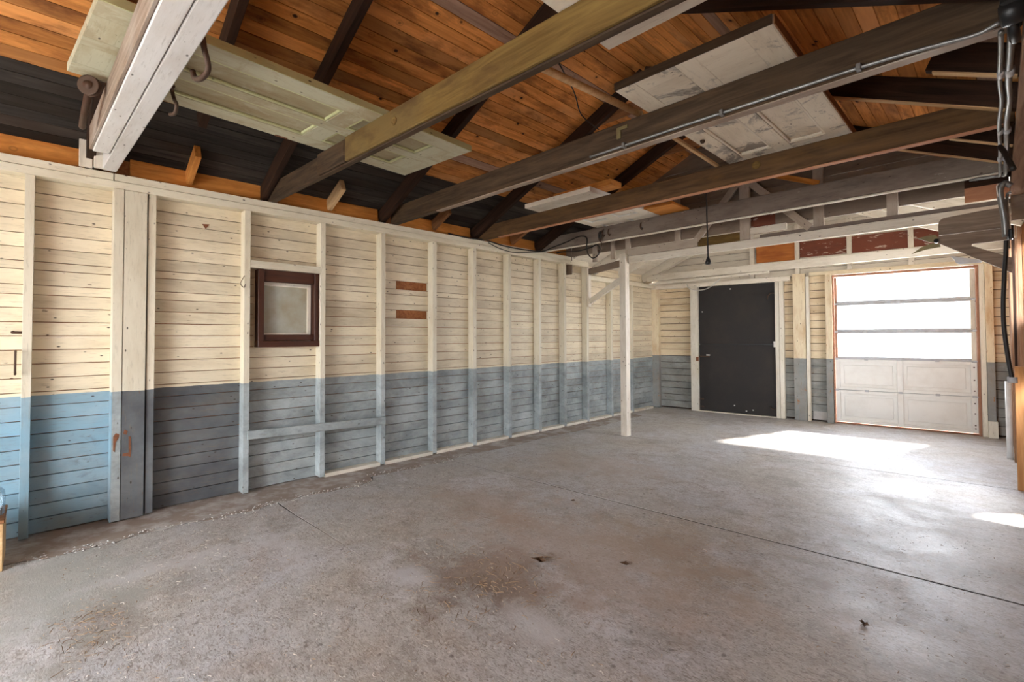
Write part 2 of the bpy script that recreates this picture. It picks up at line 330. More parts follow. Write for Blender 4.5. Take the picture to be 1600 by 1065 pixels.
def thing(name, loc, label, cat, group=None, rz=0.0):
    o = bpy.data.objects.new(name, None); C.objects.link(o); o.location = loc; o.rotation_euler = (0, 0, rz); o.empty_display_size = 0.1
    return tag(o, label, cat, group)
def struct(o, label=None):
    o['kind'] = 'structure'
    if label: o['label'] = label
    return o

def sub(parent, o):
    """o becomes a sub-part of parent; both were placed in the same space"""
    o.parent = parent; o.matrix_parent_inverse = parent.matrix_basis.inverted(); return o

# room measures
XR = 4.46; YN = -2.6; ZP = 2.455; SL = 0.45; XM = 2.23; ZR0 = 2.65      # right stud face, near wall, plate top, roof slope, ridge x, roof height at x = 0
GB = 5.56                                                             # gable above the old end wall
def roof_z(x): return ZR0 + SL * (x if x < XM else 2 * XM - x)

# ================================================================== FLOOR
floor = struct(root_box('floor', (-0.3, YN - 0.4, -0.14), (4.75, 8.9, -0.0025), 'underfloor'))
def slab(poly, mat='floor', z=0.0):
    prism('slab', poly, 'z', -0.03, z, mat, floor)
def edge_x(y):   # broken edge of the poured slab along the left wall
    if y < 2.2: return 0.42 + 0.025 * math.sin(y * 7.3) + 0.015 * math.sin(y * 23.1)
    return 0.30 + 0.02 * math.sin(y * 5.1)
def left_edge(y0, y1, n=26): return [(edge_x(y0 + (y1 - y0) * k / n), y0 + (y1 - y0) * k / n) for k in range(n + 1)]
g = 0.006
crack = [(edge_x(1.349), 1.349), (0.75, 1.346), (1.05, 1.358), (1.42, 1.366), (1.75, 1.362), (1.42, 1.361), (1.05, 1.350), (0.75, 1.337), (edge_x(1.335), 1.335)]
slab([(4.62, YN - .3), (4.62, 3.350), (edge_x(3.085), 3.085)] + left_edge(1.352, 3.08)[::-1] + crack + left_edge(YN - .3, 1.33, 60)[::-1])
slab([(4.62, 3.372), (4.62, 5.80)] + [(edge_x(5.3), 5.33)] + left_edge(3.097, 5.3)[::-1])
slab([(4.62, 5.811), (4.62, 8.86), (-0.2, 8.4), (-0.2, 7.2)] + [(edge_x(7.0), 7.0), (edge_x(5.34), 5.34)])
ss = [(-0.2, YN - .3)] + [(edge_x(y) - 0.012, y) for y in [YN - .3 + k * 0.05 for k in range(int((5.3 - YN + .3) / 0.05))]] + [(edge_x(5.3), 5.3), (0.28, 7.15), (-0.2, 7.15)]
prism('edge_strip', ss, 'z', -0.03, -0.0008, 'dirt', floor)
gr = struct(box('ground', (-40, -40, -0.30), (40, 60, -0.16), 'ground'))

# ================================================================== LEFT WALL
wl = struct(root_box('wall_left', (-0.160, YN - 0.3, -0.02), (-0.128, 8.06, 2.615), 'sheath'))
zs = [2.44, 2.347, 2.255, 2.163, 2.071, 1.979, 1.887, 1.797, 1.741, 1.640, 1.577, 1.488]
while zs[-1] > 0.13: zs.append(zs[-1] - 0.0925)
zs.append(0.004)
studs_y = [-2.4, -1.85, -1.27, -0.66, -0.055, 0.585, 1.225, 1.862, 2.48, 3.116, 3.695, 4.275, 4.849, 5.385, 5.93, 6.58, 7.2]
for i in range(len(zs) - 1):
    zt, zb = zs[i], zs[i + 1]
    cuts = [YN]; y = YN
    cand = [s for s in studs_y]
    while True:
        nxt = [s for s in cand if s - y > 1.6 + random.random() * 1.6]
        if not nxt: break
        y = nxt[0]; cuts.append(y)
    if 8.04 - cuts[-1] < 0.5: cuts.pop()
    cuts.append(8.04)
    segs = [(cuts[k], cuts[k + 1]) for k in range(len(cuts) - 1)]
    holes = []
    if zb < 1.87 and zt > 1.23: holes.append((1.315, 1.835))
    if abs(zt - 1.887) < 0.01 or abs(zt - 1.577) < 0.01: holes.append((2.688, 3.086))
    for h0, h1 in holes:
        ns = []
        for a, b in segs:
            if b <= h0 or a >= h1: ns.append((a, b)); continue
            if a < h0 - 0.02: ns.append((a, h0))
            if b > h1 + 0.02: ns.append((h1, b))
        segs = ns
    gap = 0.0045 + random.random() * 0.002
    for a, b in segs:
        dx = random.uniform(-0.002, 0.002)
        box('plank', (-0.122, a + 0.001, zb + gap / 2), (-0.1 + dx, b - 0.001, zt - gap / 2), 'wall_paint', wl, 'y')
for s in studs_y:
    top = 2.346 if s < 5.95 else 2.16
    w = 0.046 if s < 3 else 0.052
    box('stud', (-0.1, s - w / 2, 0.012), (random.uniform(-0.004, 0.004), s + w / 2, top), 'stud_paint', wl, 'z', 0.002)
box('stud', (-0.1, 0.362, 0.008), (0.018, 0.420, 2.346), 'stud_paint', wl, 'z', 0.003)     # heavy two-board post
box('stud', (-0.1, 0.4225, 0.008), (0.014, 0.553, 2.346), 'stud_paint', wl, 'z', 0.003)
box('top_plate', (-0.1, YN, 2.346), (0.004, 5.955, 2.399), 'stud_paint', wl, 'y', 0.002)
box('top_plate', (-0.1, YN, 2.402), (-0.006, 0.36, ZP), 'stud_paint', wl, 'y', 0.002)
box('top_plate', (-0.1, 0.365, 2.402), (-0.006, 5.955, ZP), 'stud_paint', wl, 'y', 0.002)
box('top_plate', (-0.1, 5.96, 2.155), (0.004, 7.95, 2.222), 'stud_paint', wl, 'y', 0.002)
ys = [q for q in studs_y if q > 1.8] + [7.9]
for a, b in zip(ys[:-1], ys[1:]):
    box('sill_plate', (-0.1, a + 0.026, 0.0), (-0.004, b - 0.026, 0.034), 'jamb_paint', wl, 'y', 0.002)
box('window_header', (-0.1, 1.249, 1.874), (0.002, 1.838, 1.936), 'stud_paint', wl, 'y', 0.002)
beam('rail', (0.012, 1.235, 0.483), (0.012, 2.50, 0.452), 0.018, 0.072, 'stud_paint', wl, bevel=0.002)
# eave blocking between the rafter feet
for a, b in ((YN, 0.18), (0.46, 1.35), (1.50, 2.47), (2.66, 3.70), (3.86, 4.85), (5.0, 5.9)):
    box('eave_board', (-0.125, a, 2.456), (-0.100, b, 2.606), 'eave', wl, 'y', 0.002)
# iron bits on the wall
prism('rust_plate', [(0.378, 0.50), (0.386, 0.49), (0.392, 0.56), (0.408, 0.585), (0.410, 0.61), (0.392, 0.622), (0.378, 0.60)], 'x', 0.0185, 0.0205, 'rust', wl)
prism('rust_plate', [(0.430, 0.455), (0.462, 0.450), (0.474, 0.44), (0.478, 0.50), (0.474, 0.585), (0.462, 0.59), (0.464, 0.475), (0.432, 0.472)], 'x', 0.0145, 0.0165, 'rust', wl)
prism('rust_plate', [(0.432, 0.610), (0.450, 0.602), (0.458, 0.625), (0.440, 0.640)], 'x', 0.0145, 0.0165, 'rust', wl)
tube('hook', [(0.0, -0.105, 1.20), (0.03, -0.105, 1.20), (0.03, -0.105, 1.07), (0.0, -0.105, 1.07)], 0.006, 'iron', wl)
tube('hook', [(-0.09, -0.12, 1.33), (-0.05, -0.12, 1.325), (-0.05, -0.075, 1.325), (-0.09, -0.075, 1.33)], 0.008, 'iron', wl)
tube('hook', [(0.0, 1.205, 1.80), (0.02, 1.19, 1.78), (0.02, 1.17, 1.73), (0.02, 1.195, 1.70), (0.0, 1.21, 1.73)], 0.003, 'iron', wl)
prism('wall_chip', [(0.92, 2.20), (0.97, 2.205), (0.945, 2.165)], 'x', -0.1005, -0.094, 'rust', wl)

# window in the left wall
win = struct(root_box('window_1', (-0.124, 1.31, 1.205), (-0.117, 1.84, 1.88), 'door_cream'))
box('frame_side', (-0.115, 1.318, 1.212), (-0.022, 1.365, 1.872), 'mahogany', win, 'z', 0.003)
box('frame_side', (-0.115, 1.795, 1.212), (-0.022, 1.834, 1.872), 'mahogany', win, 'z', 0.003)
box('frame_head', (-0.115, 1.365, 1.775), (-0.040, 1.795, 1.872), 'mahogany', win, 'y', 0.003)
box('frame_sill', (-0.115, 1.365, 1.262), (-0.040, 1.795, 1.312), 'mahogany', win, 'y', 0.003)
box('frame_apron', (-0.115, 1.315, 1.205), (-0.012, 1.836, 1.258), 'mahogany', win, 'y', 0.003)
box('sash_bead', (-0.102, 1.366, 1.740), (-0.088, 1.785, 1.752), 'door_cream', win, 'y')
box('sash_bead', (-0.102, 1.366, 1.314), (-0.088, 1.785, 1.326), 'door_cream', win, 'y')
box('sash_bead', (-0.102, 1.366, 1.326), (-0.088, 1.378, 1.740), 'door_cream', win, 'z')
box('sash_bead', (-0.102, 1.755, 1.326), (-0.088, 1.785, 1.740), 'door_cream', win, 'z')
box('pane', (-0.108, 1.366, 1.314), (-0.101, 1.790, 1.752), 'cloud_glass', win)

# ================================================================== BACK WALL (slightly out of square)
BA = math.atan(0.11)
wb_bm = bmesh.new()
for a, b in (((-0.35, 0.128, 0), (0.73, 0.16, 2.22)), ((1.915, 0.128, 0), (2.69, 0.16, 2.22)), ((4.205, 0.128, 0), (4.75, 0.16, 2.22)), ((-0.35, 0.128, 2.22), (4.75, 0.16, 3.75)),
             ((2.69, 0.128, 0.0), (4.205, 0.16, 0.012))):
    bm_box(wb_bm, a, b)
WBM = Matrix.Translation((0, 8.04, 0)) @ Matrix.Rotation(BA, 4, 'Z')
wb = struct(from_bm('wall_back', wb_bm, 'rafter')); wb.matrix_world = WBM
z = 0.02; i = 0
while z < 2.2:
    zt = min(z + 0.115, 2.215)
    for a, b in ((-0.12, 0.66), (1.97, 2.63), (4.22, 4.60)):
        box('plank', (a, 0.1 + random.uniform(-.002, .002), z + 0.0045), (b, 0.122, zt - 0.0045), 'back_paint', wb)
    z += 0.115
while z < 3.75:
    box('plank', (-0.3, 0.1, z + 0.003), (4.7, 0.122, z + 0.112), 'gable_white', wb); z += 0.115
box('corner_post', (-0.16, 0.0, 0.0), (0.02, 0.1, 2.155), 'back_post', wb, 'z', 0.003)
box('jamb', (0.60, -0.01, 0.0), (0.727, 0.1, 2.16), 'jamb_paint', wb, 'z', 0.003)
box('jamb', (1.918, -0.012, 0.0), (1.972, 0.1, 2.14), 'jamb_paint', wb, 'z', 0.003)
box('jamb', (1.975, 0.0, 0.0), (2.035, 0.1, 2.14), 'jamb_paint', wb, 'z', 0.003)
box('stud', (2.168, -0.02, 0.0), (2.333, 0.06, 2.235), 'back_post', wb, 'z', 0.003)
box('stud', (2.340, -0.03, 0.0), (2.382, 0.07, 2.185), 'jamb_paint', wb, 'z', 0.003)
box('jamb', (2.585, -0.01, 0.0), (2.668, 0.1, 2.19), 'back_post', wb, 'z', 0.003)
box('jamb', (4.235, 0.01, 0.0), (4.285, 0.1, 2.20), 'jamb_paint', wb, 'z', 0.003)
box('stud', (4.288, -0.01, 0.20), (4.360, 0.1, 2.21), 'back_post', wb, 'z', 0.003)
box('stud', (4.285, -0.03, 0.0), (4.372, 0.08, 0.205), 'jamb_paint', wb, 'z', 0.003)
box('header', (-0.12, -0.005, 2.142), (2.13, 0.1, 2.215), 'white_wood', wb, 'x', 0.003)
box('header', (2.385, -0.005, 2.19), (4.60, 0.1, 2.245), 'back_post', wb, 'x', 0.003)
box('paper_scrap', (2.40, 0.085, 0.02), (2.575, 0.098, 0.145), 'crumb', wb)
box('red_board', (2.20, 0.070, 2.495), (4.45, 0.098, 2.735), 'redboard', wb)
box('orange_panel', (1.650, 0.060, 2.47), (2.195, 0.098, 2.78), 'orangeboard', wb)
for s in (1.56, 2.20, 2.86, 3.55):
    box('gable_stud', (s, 0.02, 2.22), (s + 0.06, 0.098, 3.0), 'gable_white', wb, 'z', 0.002)

# black dutch door
d1 = struct(root_box('door_1', (0.72, 0.105, 0.0), (1.925, 0.125, 2.142), 'black')); d1.matrix_world = WBM
def door_part(root, fn):
    o = fn(); o.parent = root; return o
UL = door_part(d1, lambda: box('upper_leaf', (0.732, 0.045, 1.158), (1.914, 0.10, 2.138), 'black_door', None, 'x', 0.004))
LL = door_part(d1, lambda: box('lower_leaf', (0.732, 0.040, 0.015), (1.914, 0.098, 1.140), 'black_door', None, 'x', 0.004))
door_part(d1, lambda: box('threshold', (0.727, 0.0, 0.0), (1.918, 0.1, 0.012), 'jamb_paint', None))
sub(LL, box('latch', (0.73, 0.028, 0.93), (0.90, 0.04, 0.95), 'iron', None, 'x', 0.002))
sub(LL, box('latch', (0.85, 0.024, 0.955), (0.91, 0.040, 0.975), 'whitemetal', None, 'x', 0.002))
door_part(d1, lambda: box('latch_plate', (0.69, -0.02, 0.86), (0.735, -0.008, 0.93), 'rust', None, 'z', 0.002))
sub(UL, box('bolt', (1.885, 0.018, 1.11), (1.93, 0.042, 1.20), 'whitemetal', None, 'z', 0.003))
sub(UL, tube('handle', [(1.91, 0.03, 1.96), (1.86, 0.01, 1.965), (1.82, 0.01, 1.92), (1.81, 0.03, 1.87)], 0.007, 'iron'))
sub(LL, tube('handle', [(1.91, 0.03, 0.14), (1.88, 0.005, 0.13), (1.84, 0.005, 0.15), (1.83, 0.03, 0.18)], 0.007, 'iron'))
for zz in (0.20, 0.07):
    sub(LL, box('strap', (0.735, 0.030, zz), (0.80, 0.040, zz + 0.022), 'iron', None, 'x', 0.002))
for zz, xx in ((2.065, 1.24), (0.13, 1.28), (0.055, 1.46), (0.08, 1.56), (1.70, 0.78)):
    sub(UL if zz > 1.15 else LL, box('nail_plate', (xx, 0.036, zz), (xx + 0.022, 0.045, zz + 0.016), 'whitemetal', None, 'x', 0.002))

# sectional garage door
d2 = struct(root_box('door_2', (2.672, 0.03, 0.0), (2.690, 0.10, 2.17), 'brown_frame')); d2.matrix_world = WBM
def gp(fn): return door_part(d2, fn)
gp(lambda: box('frame_head', (2.672, 0.02, 2.150), (4.235, 0.10, 2.182), 'brown_frame', None, 'x', 0.003))
gp(lambda: box('frame_side', (4.205, 0.02, 0.0), (4.233, 0.10, 2.150), 'brown_frame', None, 'z', 0.003))
gp(lambda: box('frame_foot', (2.69, 0.06, 0.0), (4.205, 0.10, 0.022), 'brown_frame', None, 'x', 0.003))
rows = [0.024, 0.494, 0.947, 1.344, 1.751, 2.146]
A0, A1 = 2.694, 4.202
for k in range(2):
    z0, z1 = rows[k] + 0.004, rows[k + 1] - 0.004
    gp(lambda: box('stile', (A0, 0.05, z0), (A0 + 0.055, 0.092, z1), 'garage_white', None, 'z', 0.003))
    gp(lambda: box('stile', (A1 - 0.062, 0.05, z0), (A1, 0.092, z1), 'garage_white', None, 'z', 0.003))
    gp(lambda: box('stile', (3.400, 0.05, z0), (3.464, 0.092, z1), 'garage_white', None, 'z', 0.003))
    for a, b in ((A0 + 0.055, 3.400), (3.464, A1 - 0.062)):
        gp(lambda: box('rail', (a, 0.052, z0), (b, 0.092, z0 + 0.042), 'garage_white', None, 'x', 0.002))
        gp(lambda: box('rail', (a, 0.052, z1 - 0.042), (b, 0.092, z1), 'garage_white', None, 'x', 0.002))
        pn = gp(lambda: box('panel', (a, 0.080, z0 + 0.042), (b, 0.090, z1 - 0.042), 'garage_white', None, 'x'))
        sub(pn, box('raised_field', (a + 0.045, 0.070, z0 + 0.085), (b - 0.045, 0.081, z1 - 0.085), 'garage_white', None, 'x', 0.004))
for k in range(2, 5):
    z0, z1 = rows[k] + 0.002, rows[k + 1] - 0.002
    gp(lambda: box('stile', (A0, 0.05, z0), (A0 + 0.032, 0.092, z1), 'brown_frame', None, 'z', 0.003))
    gp(lambda: box('stile', (A1 - 0.050, 0.05, z0), (A1, 0.092, z1), 'jamb_paint', None, 'z', 0.003))
    gp(lambda: box('rail', (A0 + 0.032, 0.05, z0), (A1 - 0.050, 0.092, z0 + 0.034), 'garage_metal', None, 'x', 0.002))
    gp(lambda: box('rail', (A0 + 0.032, 0.05, z1 - (0.026 if k < 4 else 0.004)), (A1 - 0.050, 0.092, z1), 'garage_metal', None, 'x', 0.002))
    gp(lambda: box('glass_pane', (A0 + 0.032, 0.070, z0 + 0.034), (A1 - 0.050, 0.074, z1 - (0.026 if k < 4 else 0.004)), 'pane', None))
for zz in rows[1:5]:
    gp(lambda: box('seal', (A0 + 0.002, 0.080, zz - 0.012), (A1 - 0.002, 0.0995, zz + 0.012), 'garage_metal', None))
    for xx in (A0 + 0.012, 3.432, A1 - 0.028, 3.06, 3.82):
        gp(lambda: box('hinge', (xx - 0.022, 0.040, zz - 0.014), (xx + 0.022, 0.052, zz + 0.014), 'garage_metal', None, 'x', 0.003))
    gp(lambda: tube('roller', [(A1 - 0.03, 0.03, zz), (A1 + 0.045, 0.03, zz)], 0.009, 'garage_metal', straight=True))
for zz in (0.08, 0.12, 0.27, 0.40, 0.56, 0.70, 0.86):
    gp(lambda: box('bolt', (A1 - 0.036, 0.044, zz), (A1 - 0.020, 0.052, zz + 0.016), 'iron', None, 'x', 0.003))

# ================================================================== RIGHT WALL
wr_bm = bmesh.new()
tri = [(5.02, 0.29), (5.36, 0.29), (6.06, 1.13)]                     # unseen hole, added in this shape to throw a blade of sun
for poly in ([(YN, 0), (9.0, 0), (9.0, 0.29), (YN, 0.29)], [(YN, 0.29), (5.02, 0.29), (6.06, 1.13), (YN, 1.13)], [(5.36, 0.29), (9.0, 0.29), (9.0, 1.13), (6.06, 1.13)], [(YN, 1.13), (9.0, 1.13), (9.0, 1.39), (YN, 1.39)], [(YN, 1.39), (5.42, 1.39), (5.42, 2.12), (YN, 2.12)], [(7.0, 1.39), (9.0, 1.39), (9.0, 2.12), (7.0, 2.12)], [(YN, 2.12), (9.0, 2.12), (9.0, 2.655), (YN, 2.655)]):
    A = [wr_bm.verts.new((4.562, q[0], q[1])) for q in poly]; B = [wr_bm.verts.new((4.582, q[0], q[1])) for q in poly]; n = len(poly)
    wr_bm.faces.new(A); wr_bm.faces.new(B[::-1])
    for i in range(n): wr_bm.faces.new((A[i], A[(i + 1) % n], B[(i + 1) % n], B[i]))
wr = struct(from_bm('wall_right', wr_bm, 'right_wood'))
for s in (-2.3, -1.7, -1.1, 7.02, 7.55, 8.05):
    box('stud', (XR + random.uniform(-0.004, 0.006), s, 0.0), (4.56, s + 0.045, 2.40), 'right_wood', wr, 'z', 0.002)
box('stud', (4.459, 5.78, 0.0), (4.56, 5.83, 1.02), 'rafter_orange', wr, 'z', 0.003)
for a, b, m in ((4.456, 4.468, 'right_wood'), (4.472, 4.490, 'rafter'), (4.494, 4.504, 'right_wood'), (4.508, 4.534, 'right_wood'), (4.538, 4.556, 'rafter_warm')):
    box('batten', (a, 6.34, 0.9), (b, 6.37, 2.40), m, wr, 'z', 0.001)
box('top_plate', (XR, YN, 2.40), (4.56, 5.6, ZP), 'right_wood', wr, 'y', 0.002)
for a, b in ((YN, 0.2), (0.46, 1.40), (1.6, 2.5), (2.66, 3.70), (3.86, 4.88), (5.0, 5.9)):
    box('eave_board', (4.562, a, 2.456), (4.585, b, 2.606), 'rafter_warm', wr, 'y', 0.002)

w2 = struct(root_box('window_2', (4.562, 5.42, 1.39), (4.60, 7.0, 1.415), 'right_wood'))
box('frame_head', (4.562, 5.42, 2.095), (4.60, 7.0, 2.12), 'right_wood', w2, 'y')
for q in (5.42, 6.1975, 6.975): box('frame_side', (4.562, q, 1.415), (4.60, q + 0.025, 2.095), 'right_wood', w2, 'z')
for q in (5.445, 6.2225): box('glass_pane', (4.582, q, 1.415), (4.586, q + 0.7525, 2.095), 'pane', w2, 'y')

# near wall with the wide doorway behind the camera
wn_bm = bmesh.new()
for a, b in (((-0.16, YN - 0.3, 0), (1.10, YN - 0.26, 3.7)), ((3.30, YN - 0.3, 0), (4.6, YN - 0.26, 3.7)), ((1.10, YN - 0.3, 2.05), (3.30, YN - 0.26, 3.7))): bm_box(wn_bm, a, b)
wn = struct(from_bm('wall_near', wn_bm, 'gable_board'))

# ================================================================== ROOF
rbm = bmesh.new()
def slope_prism(bm, x0, x1, y0, y1, off, th, zr=roof_z):
    pts = [(x0, zr(x0) + off), (x1, zr(x1) + off), (x1, zr(x1) + off + th), (x0, zr(x0) + off + th)]
    A = [bm.verts.new((q[0], y0, q[1])) for q in pts]; B = [bm.verts.new((q[0], y1, q[1])) for q in pts]
    bm.faces.new(A); bm.faces.new(B[::-1])
    for i in range(4): bm.faces.new((A[i], A[(i + 1) % 4], B[(i + 1) % 4], B[i]))
slope_prism(rbm, -0.45, XM, YN - 0.4, 5.95, 0.03, 0.03); slope_prism(rbm, XM, 4.95, YN - 0.4, 5.95, 0.03, 0.03)
def zext(x): return roof_z(x) - 0.22
slope_prism(rbm, -0.45, XM, 5.58, 9.0, 0.03, 0.03, zext); slope_prism(rbm, XM, 4.95, 5.58, 9.0, 0.03, 0.03, zext)
ceil = struct(from_bm('ceiling', rbm, 'rafter'))
ca = math.atan(SL); cc = math.cos(ca); sa_ = math.sin(ca)
joint_y = [YN - .35, -0.6, 0.79, 1.42, 2.52, 3.76, 4.92, 5.93]
def roof_boards(side):
    n = 0; s = -0.30
    while s < XM / cc - 0.01:
        wdt = 0.092; s1 = min(s + wdt, XM / cc)
        sc = (s + s1) / 2; x = sc * cc; zc = ZR0 + sc * sa_
        cuts = [joint_y[0]]; js = joint_y[1:-1]; random.shuffle(js); keep = sorted(js[:2]); cuts += [k for k in keep]; cuts.append(joint_y[-1])
        for a, b in zip(cuts[:-1], cuts[1:]):
            if b - a < 0.3: continue
            r = random.random()
            m = 'roof'
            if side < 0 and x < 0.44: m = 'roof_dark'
            elif r < 0.10: m = 'roof_grey'
            ln = b - a; h = (s1 - s) / 2 - 0.0022
            bm = bmesh.new(); bm_box(bm, (-ln / 2 + 0.001, -h, 0), (ln / 2 - 0.001, h, 0.022))
            ex = Vector((0, 1, 0)); ez = Vector((-sa_, 0, cc)) if side < 0 else Vector((sa_, 0, cc)); ey = ez.cross(ex)
            px = x if side < 0 else 2 * XM - x
            mw = Matrix.Translation((px, (a + b) / 2, zc)) @ Matrix((ex, ey, ez)).transposed().to_4x4()
            mw = mw @ Matrix.Translation((0, 0, random.uniform(-0.001, 0.002)))
            from_bm('roof_board', bm, m, ceil, mw)
        s = s1
roof_boards(-1); roof_boards(1)
# white boarded roof of the extension
for side in (-1, 1):
    s = -0.30
    while s < XM / cc - 0.01:
        s1 = min(s + 0.184, XM / cc); sc = (s + s1) / 2; x = sc * cc; zc = ZR0 - 0.22 + sc * sa_
        bm = bmesh.new(); h = (s1 - s) / 2 - 0.002; bm_box(bm, (-1.65, -h, 0), (1.65, h, 0.02))
        ex = Vector((0, 1, 0)); ez = Vector((-sa_, 0, cc)) if side < 0 else Vector((sa_, 0, cc)); ey = ez.cross(ex)
        from_bm('extension_board', bm, 'gable_white', ceil, Matrix.Translation((x if side < 0 else 2 * XM - x, 7.25, zc)) @ Matrix((ex, ey, ez)).transposed().to_4x4())
        s = s1
RD = 0.135                                                            # rafter depth along its normal
def rafter(y, side, x0=-0.12, x1=XM, mat='rafter', w=0.05, zr=roof_z, name='rafter', depth=RD):
    za, zb = zr(x0) - depth / 2 / cc - 0.001, zr(x1) - depth / 2 / cc - 0.001
    p0 = Vector((x0, y, za)); p1 = Vector((x1, y, zb))
    if side > 0: p0.x = 2 * XM - p0.x; p1.x = 2 * XM - p1.x
    up = Vector((-sa_, 0, cc)) if side < 0 else Vector((sa_, 0, cc))
    return beam(name, p0, p1, w, depth, mat, ceil, up, 0.003)
for y in (-2.0, -0.87, 0.235, 1.374, 2.515, 3.755, 4.905):
    for sd in (-1, 1): rafter(y, sd)
rafter(0.785, -1, 0.50)                                              # cut rafter in the first bay
rafter(0.785, 1)
for y, m in ((0.825, 'eave'), (1.955, 'pale_stick'), (3.16, 'rafter_warm'), (4.40, 'rafter_warm')):
    rafter(y, -1, -0.10, 0.20, m, 0.042, name='rafter_tail', depth=0.11)
for y in (2.05, 3.26, 4.44, 5.30):
    rafter(y, 1, -0.10, 0.30, 'rafter', 0.045, name='rafter_tail')
for y, x0, x1 in ((3.755, 0.03, 1.35), (4.905, 0.03, 1.1), (3.26, 0.0, 0.30), (4.44, 0.0, 0.30)):   # pale strips added as the lit undersides of the right-hand rafters
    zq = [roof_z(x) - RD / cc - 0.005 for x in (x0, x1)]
    beam('lit_rafter_strip', (2 * XM - x0, y, zq[0]), (2 * XM - x1, y, zq[1]), 0.046, 0.007, 'pale_stick', ceil, (sa_, 0, cc), 0.001)
for y in (3.755, 4.905, 2.515):                                      # collar ties under the ridge
    beam('collar_tie', (1.60, y + 0.038, 3.35), (2.86, y + 0.038, 3.35), 0.022, 0.10, 'rafter_warm', ceil, bevel=0.002)
for y in (6.2, 6.95, 7.7):
    for sd in (-1, 1): rafter(y, sd, -0.1, XM, 'gable_white', 0.045, zext)

# ================================================================== JOISTS AND BEAMS
JT = 2.612
def tilt_beam(name, y0, x0, x1, slope, w, z0, z1, mat, parent=None, bevel=0.005):
    return beam(name, (x0, y0 + slope * x0, (z0 + z1) / 2), (x1, y0 + slope * x1, (z0 + z1) / 2), w, z1 - z0, mat, parent, bevel=bevel)
j1 = thing('double_beam', (2.2, 0.32, ZP), 'pair of white flaking roof beams side by side at the upper left', 'beam')
def kid(root, o):
    o.parent = root; o.matrix_parent_inverse = Matrix.Translation(root.location).inverted(); return o
def sub2(part, o):
    """sub-part of a part that kid() placed; both are in room coordinates"""
    o.parent = part; o.matrix_parent_inverse = part.matrix_basis.inverted(); return o
a = kid(j1, tilt_beam('beam_timber', 0.248, 0.42, 4.46, 0.033, 0.082, ZP, 2.608, 'white_flake'))
b = kid(j1, tilt_beam('beam_timber', 0.333, 0.02, 4.46, 0.033, 0.080, ZP + 0.002, 2.608, 'white_flake'))
kid(j1, tilt_beam('side_board', 0.198, 0.43, 4.46, 0.033, 0.014, ZP + 0.006, 2.606, 'bare_grey', bevel=0.002))
kid(j1, box('hanger_board', (0.005, 0.175, 2.456), (0.03, 0.245, 2.64), 'white_wood', None, 'z', 0.003))
kid(j1, box('hanger_board', (0.035, 0.250, 2.456), (0.065, 0.318, 2.59), 'white_wood', None, 'z', 0.003))
j2 = thing('ceiling_joist', (2.2, 1.47, ZP), 'olive-brown roof joist with a sistered board and round knot, carrying the pale green door', 'beam')
kid(j2, tilt_beam('joist_timber', 1.425, -0.05, 4.46, 0.042, 0.046, ZP, JT, 'joist_dark'))
J2S = kid(j2, tilt_beam('sister_board', 1.390, 1.332, 4.46, 0.042, 0.023, 2.460, JT + 0.012, 'joist_olive'))
kid(j2, tilt_beam('splice_block', 1.388, 0.93, 1.328, 0.042, 0.026, 2.458, JT, 'joist_dark', bevel=0.008))
sub2(J2S, lathe('knot', [(0.026, 0), (0.026, 0.004), (0.020, 0.006), (0.017, 0.003), (0.010, 0.004), (0.008, 0.007), (0.0, 0.007)], 'joist_olive', None, (1.92, 1.459, 2.545), Vector((0.042, -1, 0)).to_track_quat('Z', 'Y')))
j3 = thing('ceiling_joist', (2.2, 2.62, ZP), 'dark brown roof joist with grey conduit clipped along its lower edge', 'beam')
J3T = kid(j3, tilt_beam('joist_timber', 2.622, -0.05, 4.46, 0.0, 0.062, ZP, 2.63, 'joist_dark'))
kid(j3, box('lit_underside_strip', (0.75, 2.594, 2.448), (4.42, 2.651, 2.4545), 'bare_grey', None, 'x', 0.001))  # pale weathered strip, its tone carrying floor light on the underside
sub2(J3T, box('tin_scrap', (2.70, 2.585, 2.53), (2.73, 2.591, 2.60), 'olive_metal', None, 'z'))
sub2(J3T, box('tin_scrap', (2.72, 2.583, 2.58), (2.78, 2.590, 2.60), 'olive_metal', None, 'x'))
j4 = thing('ceiling_joist', (2.2, 3.82, ZP), 'brown roof joist with a round knot, holding up the peeling white door', 'beam')
J4T = kid(j4, tilt_beam('joist_timber', 3.82, -0.05, 4.46, 0.0, 0.060, ZP, 2.618, 'joist_brown'))
kid(j4, box('lit_underside_strip', (0.30, 3.793, 2.449), (4.44, 3.848, 2.4545), 'osb', None, 'x', 0.001))  # pinkish strip added as the underside lit from the floor
sub2(J4T, lathe('knot', [(0.03, 0), (0.03, 0.004), (0.024, 0.007), (0.019, 0.003), (0.008, 0.005), (0.0, 0.005)], 'joist_olive', None, (3.13, 3.789, 2.555), Vector((0, -1, 0)).to_track_quat('Z', 'Y')))
j5 = thing('ceiling_joist', (2.2, 4.96, ZP), 'grey whitewashed roof joist with a bright white lower edge, last before the gable truss', 'beam')
J5T = kid(j5, tilt_beam('joist_timber', 4.965, -0.05, 4.46, 0.0, 0.055, ZP + 0.012, 2.64, 'grey_beam'))
kid(j5, tilt_beam('lit_edge_batten', 4.968, -0.03, 4.40, 0.0, 0.050, ZP, ZP + 0.010, 'white_wood', bevel=0.002))  # white batten added as the joist's floor-lit lower face
for q in (0.98, 1.06, 1.50):
    sub2(J5T, tube('hook', [(q, 4.935, 2.60), (q, 4.915, 2.58), (q, 4.91, 2.54), (q + 0.015, 4.915, 2.515), (q + 0.02, 4.93, 2.53)], 0.006, 'iron'))

